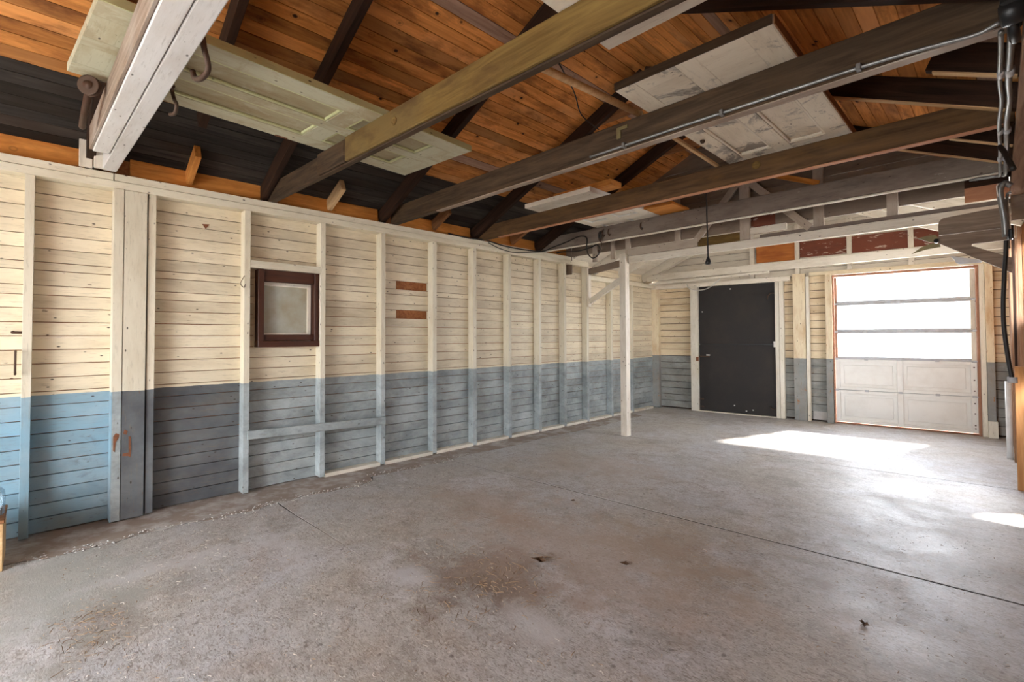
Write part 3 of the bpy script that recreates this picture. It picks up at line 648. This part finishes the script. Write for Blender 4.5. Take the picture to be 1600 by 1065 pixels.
tr = thing('gable_truss', (2.2, 5.5, 2.24), 'whitewashed gable truss with king post and braces above the white support post', 'truss')
kid(tr, box('tie_beam', (1.00, 5.455, 2.24), (4.46, 5.50, 2.328), 'white_wood', None, 'x', 0.004))
kid(tr, beam('tie_beam', (0.03, 5.93, 2.27), (0.90, 5.50, 2.262), 0.045, 0.088, 'gable_board'))
kid(tr, box('upper_batten', (0.995, 5.462, 2.331), (1.92, 5.50, 2.432), 'gable_mid', None, 'x', 0.004))
kid(tr, box('upper_batten', (1.925, 5.470, 2.331), (2.396, 5.50, 2.428), 'joist_olive', None, 'x', 0.004))
kid(tr, box('upper_batten', (2.506, 5.462, 2.385), (2.86, 5.495, 2.452), 'white_wood', None, 'x', 0.004))
kid(tr, box('upper_batten', (2.60, 5.468, 2.331), (4.46, 5.50, 2.366), 'grey_beam', None, 'x', 0.003))
kid(tr, box('king_post', (2.40, 5.46, 2.331), (2.503, 5.505, 3.10), 'gable_mid', None, 'z', 0.003))
for a0, a1, zt in ((3.092, 3.182, 3.0), (3.676, 3.758, 2.78), (1.62, 1.69, 3.0), (0.93, 1.0, 2.85), (0.40, 0.47, 2.70), (0.70, 0.76, 2.80)):
    kid(tr, box('gable_stud', (a0, 5.503, 2.33), (a1, 5.535, zt), 'gable_mid', None, 'z', 0.003))
kid(tr, beam('brace', (1.86, 5.482, 2.36), (2.42, 5.482, 3.02), 0.03, 0.075, 'gable_mid', None, (-0.7, 0, 0.7), 0.003))
kid(tr, beam('brace', (2.48, 5.482, 2.98), (3.07, 5.482, 2.36), 0.03, 0.075, 'gable_mid', None, (0.7, 0, 0.7), 0.003))
kid(tr, beam('brace', (2.55, 5.50, 3.06), (3.15, 5.50, 2.80), 0.03, 0.05, 'eave', None, (0.4, 0, 0.9), 0.003))
z = 2.25
while z < 3.62:
    zt = z + 0.205
    def half(zv): return max(0.02, (ZR0 - 0.005 + SL * XM - zv) / SL)
    for q0, q1 in ((-1, 1),):
        w0, w1 = half(z), half(zt - 0.004)
        w0 = min(w0, 2.23); w1 = min(w1, 2.23)
        if z < 2.33: z = zt; continue
        segs = [(XM - w0, XM + w0, XM - w1, XM + w1)]
        if 2.40 < z < 2.50:      # board with the dark gap beside the king post
            segs = [(XM - w0, 2.46, XM - w1, 2.46), (2.735, XM + w0, 2.735, XM + w1)]
        for s0, s1, s2, s3 in segs:
            kid(tr, prism('gable_plank', [(s0, z), (s1, z), (s3, zt - 0.004), (s2, zt - 0.004)], 'y', 5.54, 5.558, 'gable_board'))
    z = zt
for q in ((-0.128, 0.0), (4.46, 4.585)):
    kid(tr, box('gable_plank', (q[0], 5.54, 2.20), (q[1], 5.558, 2.60), 'gable_board'))
kid(tr, box('backing_board', (2.40, 5.565, 2.40), (2.80, 5.58, 2.70), 'redboard', None))
kid(tr, box('patch_panel', (4.20, 5.36, 2.36), (4.455, 5.375, 2.475), 'osb', None))
kid(tr, box('patch_panel', (4.20, 5.372, 2.478), (4.455, 5.385, 2.55), 'rafter', None))

j8 = tag(box('header_beam', (0.02, 7.652, 2.252), (4.46, 7.70, 2.368), 'white_wood', None, 'x', 0.005), 'long white header beam hanging just in front of the black door wall', 'beam')
bc = tag(beam('hanging_bar', (0.10, 7.60, 2.20), (2.0, 7.70, 2.235), 0.035, 0.035, 'gable_white'), 'thin white bar hung under the header beam above the black door', 'bar')

post = thing('support_post', (0.95, 5.445, 0), 'square white timber post standing free on the concrete floor', 'post')
kid(post, box('post_shaft', (0.902, 5.40, 0.0), (0.992, 5.495, 2.36), 'white_wood', None, 'z', 0.004))
kid(post, beam('knee_brace', (0.03, 5.95, 1.82), (0.90, 5.47, 2.045), 0.045, 0.075, 'white_wood', None, (-0.35, 0, 0.9), 0.003))
kid(post, box('wall_cleat', (0.006, 5.90, 1.74), (0.04, 5.965, 2.33), 'white_wood', None, 'z', 0.003))

# ================================================================== OLD DOORS STORED ON THE JOISTS
def panel_door(label, x0, x1, y0, y1, z0, th, mats, cols, bands, rz=0.0):
    """flat door, face down; cols and bands are the (start, end) of the sunk panels across and along it"""
    body, edge, pan = mats
    w, l = x1 - x0, y1 - y0
    r = thing('panel_door', ((x0 + x1) / 2, (y0 + y1) / 2, z0), label, 'door', None, rz)
    xs = sorted({0, w} | {q for c_ in cols for q in c_}); 
    # stiles full length, rails between them
    edges = [0] + [q for c_ in cols for q in c_] + [w]
    for i in range(0, len(edges), 2):
        box('stile', (edges[i] - w / 2, -l / 2, 0), (edges[i + 1] - w / 2, l / 2, th), body, r, 'y', 0.002)
    be = [0] + [q for b_ in bands for q in b_] + [l]
    for c0, c1 in cols:
        for i in range(0, len(be), 2):
            box('rail', (c0 - w / 2 + 0.0005, be[i] - l / 2 + 0.001, 0.0005), (c1 - w / 2 - 0.0005, be[i + 1] - l / 2 - 0.001, th), body, r, 'x', 0.001)
        for b0, b1 in bands:
            p_ = box('panel', (c0 - w / 2, b0 - l / 2, 0.018), (c1 - w / 2, b1 - l / 2, th - 0.006), pan, r, 'y')
            for q in ((c0, c0 + 0.018), (c1 - 0.018, c1)):
                sub(p_, box('moulding', (q[0] - w / 2, b0 - l / 2, 0.003), (q[1] - w / 2, b1 - l / 2, 0.019), edge, r, 'y', 0.004))
            for q in ((b0, b0 + 0.018), (b1 - 0.018, b1)):
                sub(p_, box('moulding', (c0 - w / 2 + 0.018, q[0] - l / 2, 0.003), (c1 - w / 2 - 0.018, q[1] - l / 2, 0.019), edge, r, 'x', 0.004))
    box('door_edge', (w / 2 + 0.0005, -l / 2, 0.0), (w / 2 + 0.006, l / 2, th), edge, r, 'y', 0.001)
    return r
D = panel_door('pale green panelled door lying flat across the first two beams', 1.025, 1.805, 0.11, 2.18, 2.627, 0.042, ('door_green', 'door_green_edge', 'door_green_panel'),
           [(0.13, 0.345), (0.435, 0.65)], [(0.25, 1.14), (1.27, 1.83)], 0.085)
box('hinge_mortise', (-0.392, -0.02, -0.002), (-0.372, 0.06, 0.02), 'rust', D)
D = panel_door('peeling white panelled door lying flat across the two brown joists', 2.915, 3.708, 2.245, 4.27, 2.632, 0.045, ('door_white', 'door_cream', 'door_white'),
           [(0.12, 0.345), (0.45, 0.675)], [(0.74, 1.48)], 0.0)
box('door_edge', (0.4035, -1.0125, 0.0), (0.410, 1.0125, 0.045), 'rafter_warm', D, 'y', 0.001)
box('door_edge', (-0.40, -1.0128 - 0.007, 0.0), (0.40, -1.0128, 0.045), 'joist_dark', D, 'x', 0.001)
lathe('knob', [(0.016, 0), (0.016, -0.01), (0.012, -0.02), (0.0, -0.02)], 'iron', D, (-0.345, -0.02, 0.0), None, 12)
panel_door('bright white panelled door lying flat between the brown and grey joists', 0.875, 1.715, 3.645, 5.36, 2.644, 0.045, ('door_cream', 'garage_white', 'door_cream'),
           [(0.10, 0.36), (0.48, 0.74)], [(0.30, 0.62), (0.78, 1.05), (1.2, 1.5)], 0.0)
tag(box('orange_board', (1.18, 3.75, 2.695), (1.88, 3.93, 2.75), 'eave', None, 'x', 0.004), 'short orange board lying on top of the bright white door', 'board')
tag(box('orange_board', (1.725, 4.60, 2.645), (2.05, 4.99, 2.675), 'eave', None, 'x', 0.004), 'short orange board sticking out beside the bright white door above the grey joist', 'board')
tag(box('white_board', (3.112, 1.22, 2.627), (4.12, 1.89, 2.655), 'door_cream', None, 'x', 0.003), 'wide white board resting across the olive joist at top of the picture', 'board')
tag(tube('wooden_pole', [(2.762, 1.545, 2.636), (2.85, 2.62, 2.652)], 0.02, 'pale_stick', straight=True, seg=12), 'pale round wooden pole spanning from olive joist to dark joist', 'pole')
tag(beam('wooden_strip', (2.845, 2.60, 2.648), (2.83, 3.82, 2.635), 0.03, 0.022, 'pale_stick'), 'pale wooden strip lying beside the peeling white door', 'strip')

# ================================================================== IRONWORK, PIPES AND CABLES
tag(tube('iron_hook', [(2.05, 0.47, 2.56), (2.06, 0.475, 2.50), (2.02, 0.50, 2.44), (1.96, 0.49, 2.415), (1.90, 0.475, 2.43), (1.88, 0.47, 2.47)], 0.012, 'iron'), 'larger iron hook hanging from the white double beam in front of green door', 'hook')
tag(tube('iron_hook', [(1.53, 0.455, 2.53), (1.47, 0.46, 2.535), (1.47, 0.47, 2.49), (1.50, 0.475, 2.455), (1.46, 0.475, 2.425), (1.40, 0.465, 2.435)], 0.009, 'iron'), 'smaller S-shaped iron hook on the white double beam', 'hook')
pu = thing('iron_pulley', (1.16, 0.165, 2.465), 'rusty iron pulley hanging beside the end of the white double beam', 'pulley')
qx = Vector((0.8, -0.6, -0.1)).to_track_quat('Z', 'Y')
for nm, pr in (('wheel', [(0.045, -0.012), (0.05, -0.012), (0.05, -0.006), (0.038, 0.0), (0.05, 0.006), (0.05, 0.012), (0.045, 0.012)]), ('hub', [(0.02, -0.02), (0.02, 0.02)])):
    o = lathe(nm, pr, 'iron', pu, (0.0, 0.0, 0.10), qx, 20)
tube('strap', [(0, 0, 0.10), (-0.10, -0.005, 0.06), (-0.24, -0.01, 0.02), (-0.36, -0.01, 0.0)], 0.016, 'iron', pu, 8)

cd = thing('steel_conduit', (3.6, 2.565, 2.46), 'grey steel conduit running along the dark joist to the black box', 'conduit')
CDR = kid(cd, tube('conduit_run', [(2.50, 2.578, 2.470), (2.67, 2.578, 2.470), (3.2, 2.577, 2.472), (3.6, 2.576, 2.470), (3.95, 2.576, 2.470), (4.12, 2.572, 2.462), (4.25, 2.562, 2.448), (4.34, 2.55, 2.436), (4.40, 2.53, 2.444)], 0.0085, 'conduit'))
for q in (2.75, 3.35, 3.95):
    sub2(CDR, box('pipe_strap', (q, 2.560, 2.456), (q + 0.02, 2.592, 2.486), 'conduit', None, 'x', 0.003))
jb = thing('junction_box', (4.43, 2.49, 2.42), 'round black electrical box at the top right corner', 'junction box')
kid(jb, lathe('box_body', [(0.03, -0.035), (0.042, -0.03), (0.046, 0.0), (0.042, 0.03), (0.03, 0.035)], 'black', None, (4.432, 2.49, 2.448), Vector((1, 0, 0.1)).to_track_quat('Z', 'Y')))
kid(jb, box('box_cover', (4.40, 2.44, 2.46), (4.46, 2.56, 2.53), 'black', None, 'x', 0.012))
kid(jb, tube('cable_stub', [(4.43, 2.51, 2.45), (4.435, 2.54, 2.40), (4.44, 2.60, 2.39)], 0.016, 'black'))
for nm, xx, rr, lb in (('wall_conduit', 4.402, 0.0090, 'thinner steel conduit of the pair running along the right wall plate'), ('wall_conduit', 4.430, 0.0120, 'thicker steel conduit of the pair running along the right wall plate')):
    c2 = thing(nm, (xx, 3.6, 2.46), lb, 'conduit', 'conduits on the right wall plate')
    z_ = 2.43
    C2R = kid(c2, tube('conduit_run', [(xx, 2.60, z_ + 0.01), (xx, 2.75, z_), (xx - 0.003, 3.1, z_), (xx + 0.004, 3.35, z_ + 0.002), (xx - 0.004, 3.7, z_), (xx, 4.2, z_), (xx, 4.6, z_), (xx - 0.002, 4.90, z_), (xx - 0.03, 4.93, z_ + 0.004), (xx - 0.16, 4.935, z_ + 0.008)], rr, 'conduit'))
    for q in (3.0, 3.85, 4.45):
        sub2(C2R, lathe('coupling', [(rr + 0.004, -0.03), (rr + 0.004, 0.03)], 'garage_metal', None, (xx, q, z_), Vector((0, 1, 0)).to_track_quat('Z', 'Y'), 12))
tag(tube('black_cable', [(4.40, 4.05, 2.40), (4.415, 3.95, 2.34), (4.43, 3.8, 2.25), (4.445, 3.7, 2.17)], 0.014, 'hose'), 'short thick black cable end hanging from the right wall conduits', 'cable')
rh = thing('black_hose', (4.42, 6.0, 1.1), 'black hose hanging down the right wall beside the garage door', 'hose')
HR = kid(rh, tube('hose_run', [(4.424, 4.885, 1.955), (4.420, 4.9, 1.87), (4.412, 4.9, 1.75), (4.405, 4.9, 1.62), (4.400, 4.9, 1.5), (4.400, 4.9, 1.35), (4.412, 4.9, 1.17), (4.425, 4.9, 1.04), (4.432, 4.9, 0.98)], 0.013, 'hose'))
sub2(HR, lathe('hose_clamp', [(0.026, -0.02), (0.026, 0.02)], 'garage_metal', None, (4.435, 4.9, 0.965), None, 12))
mh = thing('conduit_elbow', (4.42, 4.8, 2.1), 'curved steel conduit elbow with wires above the black hose', 'conduit')
kid(mh, tube('elbow_run', [(4.455, 4.85, 2.33), (4.425, 4.84, 2.355), (4.400, 4.84, 2.31), (4.408, 4.85, 2.20), (4.418, 4.86, 2.10), (4.422, 4.88, 1.98)], 0.019, 'conduit'))
kid(mh, tube('elbow_run', [(4.455, 4.92, 2.30), (4.436, 4.92, 2.28), (4.432, 4.92, 2.15), (4.434, 4.92, 2.0), (4.436, 4.925, 1.90)], 0.009, 'conduit'))
kid(mh, box('connector_block', (4.435, 4.86, 1.96), (4.458, 4.95, 2.03), 'black', None, 'z', 0.006))
kid(mh, tube('wire', [(4.41, 4.85, 2.36), (4.385, 4.82, 2.34), (4.39, 4.83, 2.27), (4.41, 4.85, 2.22)], 0.004, 'whitemetal'))
tag(tube('white_pipe', [(4.432, 7.22, 0.80), (4.432, 7.22, 0.4), (4.432, 7.22, 0.0)], 0.026, 'white_pipe', straight=True, seg=12), 'white plastic pipe standing against the right wall below the black hose', 'pipe')

# wall bracket by the garage door
br = thing('wall_bracket', (4.43, 5.3, 1.8), 'grey-brown timber bracket with a diagonal strut on the right wall', 'bracket')
arc = [(4.455, 2.272), (4.455, 2.112), (4.04, 2.112), (4.038, 2.17)] + [(4.085 - 0.046 * math.cos(t_ * math.pi / 12), 2.20 + 0.050 * math.sin(t_ * math.pi / 12)) for t_ in range(0, 7)] + [(4.30, 2.268)]
kid(br, prism('upper_arm', arc, 'y', 5.30, 5.345, 'bracket'))
kid(br, prism('lower_arm', [(4.038, 2.045), (4.038, 2.104), (4.455, 2.107), (4.455, 2.015), (4.24, 2.010), (4.235, 1.995), (4.455, 1.875), (4.455, 1.758)], 'y', 5.285, 5.325, 'bracket'))
kid(br, prism('fin', [(4.04, 2.085), (4.03, 2.06), (3.985, 2.06), (3.905, 2.105), (3.96, 2.118), (4.02, 2.12)], 'y', 5.30, 5.308, 'olive_metal'))
kid(br, prism('fin', [(4.045, 2.04), (4.05, 2.015), (3.96, 2.005), (3.862, 1.978), (3.93, 2.03), (4.0, 2.055)], 'y', 5.31, 5.318, 'olive_metal'))
kid(br, lathe('pin', [(0.016, -0.03), (0.016, 0.03)], 'black', None, (4.025, 5.30, 2.065), Vector((0, 1, 0)).to_track_quat('Z', 'Y'), 12))
cap = [(4.10, 1.945), (4.295, 1.885), (4.285, 1.868)] + [(4.165 - 0.035 * math.sin(t_ * math.pi / 10), 1.905 - 0.036 * math.cos(t_ * math.pi / 10)) for t_ in range(0, 6)]
kid(br, prism('metal_tab', cap, 'y', 5.40, 5.415, 'garage_metal'))

# hanging cord with a plug
hc = thing('electrical_cable', (2.72, 3.86, 1.87), 'black electrical cord with a plug hanging down from the brown joist', 'cable')
HCC = kid(hc, tube('cord', [(2.722, 3.862, 2.52), (2.722, 3.862, 2.30), (2.726, 3.862, 2.05), (2.728, 3.862, 1.91)], 0.006, 'hose'))
sub2(HCC, lathe('plug', [(0.008, 0.05), (0.013, 0.04), (0.022, 0.012), (0.022, -0.005), (0.016, -0.008), (0.0, -0.008)], 'black', None, (2.728, 3.862, 1.875), None, 12))
# looped cable over the left wall plate
cb = thing('looped_cable', (0.3, 4.9, 2.45), 'dark cable trailing along the wall plate and looping beside the white post', 'cable')
kid(cb, tube('cable_run', [(0.012, 3.3, 2.462), (0.016, 3.6, 2.452), (0.02, 3.85, 2.462), (0.015, 4.15, 2.435), (0.02, 4.5, 2.43), (0.03, 4.85, 2.45), (0.20, 4.90, 2.49), (0.42, 4.91, 2.53), (0.62, 4.91, 2.57), (0.73, 4.92, 2.54), (0.735, 4.92, 2.42), (0.75, 4.93, 2.33), (0.82, 4.93, 2.27), (0.90, 4.93, 2.30), (0.93, 4.93, 2.37), (0.88, 4.93, 2.43), (0.78, 4.94, 2.41), (0.55, 4.98, 2.40), (0.25, 5.05, 2.44), (0.05, 5.15, 2.462)], 0.008, 'hose', n=5))
kid(cb, tube('cable_run', [(0.012, 3.9, 2.44), (0.014, 4.1, 2.39), (0.013, 4.35, 2.375), (0.016, 4.7, 2.42), (0.02, 4.95, 2.456)], 0.005, 'hose'))
kid(cb, tube('cable_coil', [(0.95, 4.915, 2.46), (0.985, 4.912, 2.52), (0.96, 4.91, 2.58), (0.92, 4.912, 2.55), (0.93, 4.912, 2.48), (0.97, 4.915, 2.43), (0.955, 4.92, 2.37), (0.90, 4.925, 2.35)], 0.006, 'iron'))
kid(cb, tube('cable_coil', [(0.94, 4.908, 2.50), (0.965, 4.907, 2.545), (0.945, 4.907, 2.575), (0.928, 4.908, 2.53), (0.94, 4.908, 2.50)], 0.011, 'hose'))
tag(tube('bare_wire', [(2.80, 1.90, 2.70), (2.55, 2.35, 2.80), (2.40, 2.62, 2.80), (2.45, 2.75, 2.72)], 0.004, 'hose'), 'thin dark wire sagging below the roof boards by the pole', 'wire')
tag(tube('white_wire', [(0.55, 8.075, 2.19), (0.62, 8.02, 2.12), (0.78, 7.98, 2.07), (1.0, 7.96, 2.10), (1.35, 7.72, 2.27)], 0.008, 'whitemetal'), 'white wire drooping across the top left of the black door', 'wire')

# ================================================================== THINGS AT THE LEFT EDGE AND ON THE FLOOR
wx = thing('wooden_box', (0.30, -0.34, 0), 'small brown wooden box on the floor at the left edge', 'box')
for nm, a, b, gx in (('side', (0.13, -0.50, 0.0), (0.15, -0.127, 0.26), 'y'), ('side', (0.46, -0.50, 0.0), (0.48, -0.127, 0.26), 'y'), ('side', (0.15, -0.147, 0.0), (0.46, -0.127, 0.26), 'x'), ('side', (0.15, -0.50, 0.0), (0.46, -0.48, 0.26), 'x'), ('lid', (0.125, -0.505, 0.262), (0.485, -0.122, 0.28), 'y')):
    kid(wx, box(nm, a, b, 'pale_stick' if nm == 'side' else 'rafter_warm', None, gx, 0.003))
jr = tag(lathe('plastic_jar', [(0.10, 0.0), (0.118, 0.01), (0.122, 0.10), (0.118, 0.14), (0.09, 0.17), (0.075, 0.18), (0.075, 0.20)], 'jar', None, (0.365, -0.245, 0.281), None, 24), 'clear plastic jar standing on the wooden box at the left edge', 'jar')

LV, LF, LM = [], [], []
def strips(n, pick, lmin, lmax, w, mi, zmax):
    for _ in range(n):
        x, y = pick(); a = random.uniform(0, 6.28); L = random.uniform(lmin, lmax); bend = random.uniform(-1.6, 1.6); z0 = random.uniform(0.001, zmax); q = Vector((x, y, z0)); base = len(LV); zt = random.uniform(-0.004, 0.006)
        for k in range(4):
            d = Vector((math.cos(a), math.sin(a), 0)); nrm = Vector((-d.y, d.x, 0)) * w * (0.6 if k in (0, 3) else 1.0)
            zz = max(0.0008, q.z + zt * math.sin(k))
            LV.extend([(q.x + nrm.x, q.y + nrm.y, zz), (q.x - nrm.x, q.y - nrm.y, zz + 0.0012)])
            q = q + d * L / 3; a += bend / 3
        for k in range(3): LF.append((base + 2 * k, base + 2 * k + 1, base + 2 * k + 3, base + 2 * k + 2)); LM.append(mi)
def gauss(cx, cy, sx, sy): return lambda: (random.gauss(cx, sx), random.gauss(cy, sy))
def fl(): return random.uniform(0.6, 4.4), 0.1 + 4.2 * random.random() ** 1.5
strips(300, gauss(2.46, 1.68, 0.20, 0.22), 0.015, 0.075, 0.0013, 1, 0.006)
strips(200, gauss(1.52, 0.17, 0.15, 0.08), 0.015, 0.05, 0.0012, 1, 0.005)
strips(2600, fl, 0.006, 0.028, 0.0011, 0, 0.003)
strips(1500, fl, 0.005, 0.024, 0.0012, 1, 0.003)
me = bpy.data.meshes.new('floor_litter'); me.from_pydata(LV, [], LF); me.materials.append(M['chips']); me.materials.append(M['straw'])
me.polygons.foreach_set('material_index', LM)
o = link('floor_litter', me, None); o['kind'] = 'stuff'; o['label'] = 'straw, dry stalks and fine shavings strewn over the concrete floor'
# crumbled mortar along the slab edge
vs, fs = [], []
for _ in range(420):
    y = random.uniform(-0.09, 3.4); x = edge_x(y) - random.gauss(0.02, 0.035); r = random.uniform(0.002, 0.009); base = len(vs)
    for q in ((1, 0, 0), (-1, .2, 0), (0, 1.3, 0), (.1, -1.2, 0), (.1, 0, .7), (0, 0, -.5)):
        vs.append((x + q[0] * r, y + q[1] * r, 0.002 + r * 0.3 + q[2] * r))
    for f_ in ((0, 2, 4), (2, 1, 4), (1, 3, 4), (3, 0, 4), (2, 0, 5), (1, 2, 5), (3, 1, 5), (0, 3, 5)): fs.append(tuple(base + k for k in f_))
me = bpy.data.meshes.new('mortar_crumbs'); me.from_pydata(vs, [], fs); o = link('mortar_crumbs', me, 'crumb'); o['kind'] = 'stuff'; o['label'] = 'pale mortar crumbs along the broken slab edge by the wall'

def leaf(x, y, s, a, label):
    bm = bmesh.new(); ring = []
    for k in range(10):
        an = k / 10 * 6.283; rr = s * (1.0 if k % 2 == 0 else 0.62); zz = 0.004 + s * 0.35 * abs(math.sin(an + 0.6))
        ring.append(bm.verts.new((rr * math.cos(an), rr * 0.6 * math.sin(an), zz)))
    c0 = bm.verts.new((0, 0, 0.002))
    for k in range(10): bm.faces.new((c0, ring[k], ring[(k + 1) % 10]))
    ext = bmesh.ops.extrude_face_region(bm, geom=bm.faces[:])
    for v in ext['geom']:
        if isinstance(v, bmesh.types.BMVert): v.co.z += 0.002
    tag(from_bm('dry_leaf', bm, 'leaf', None, Matrix.Translation((x, y, 0.0)) @ Matrix.Rotation(a, 4, 'Z')), label, 'leaf', 'dry leaves on the floor')
leaf(2.868, 2.36, 0.030, 0.4, 'dark curled dry leaf alone on the tan floor right of the straw heap')
leaf(2.015, 2.985, 0.020, 1.2, 'small dark dry leaf beside the middle floor joint')
leaf(2.50, 2.05, 0.050, 0.3, 'brown crumpled leaf at the far side of the straw heap')
leaf(3.93, 2.62, 0.028, 2.1, 'brown dry leaf on the pale floor at lower right')
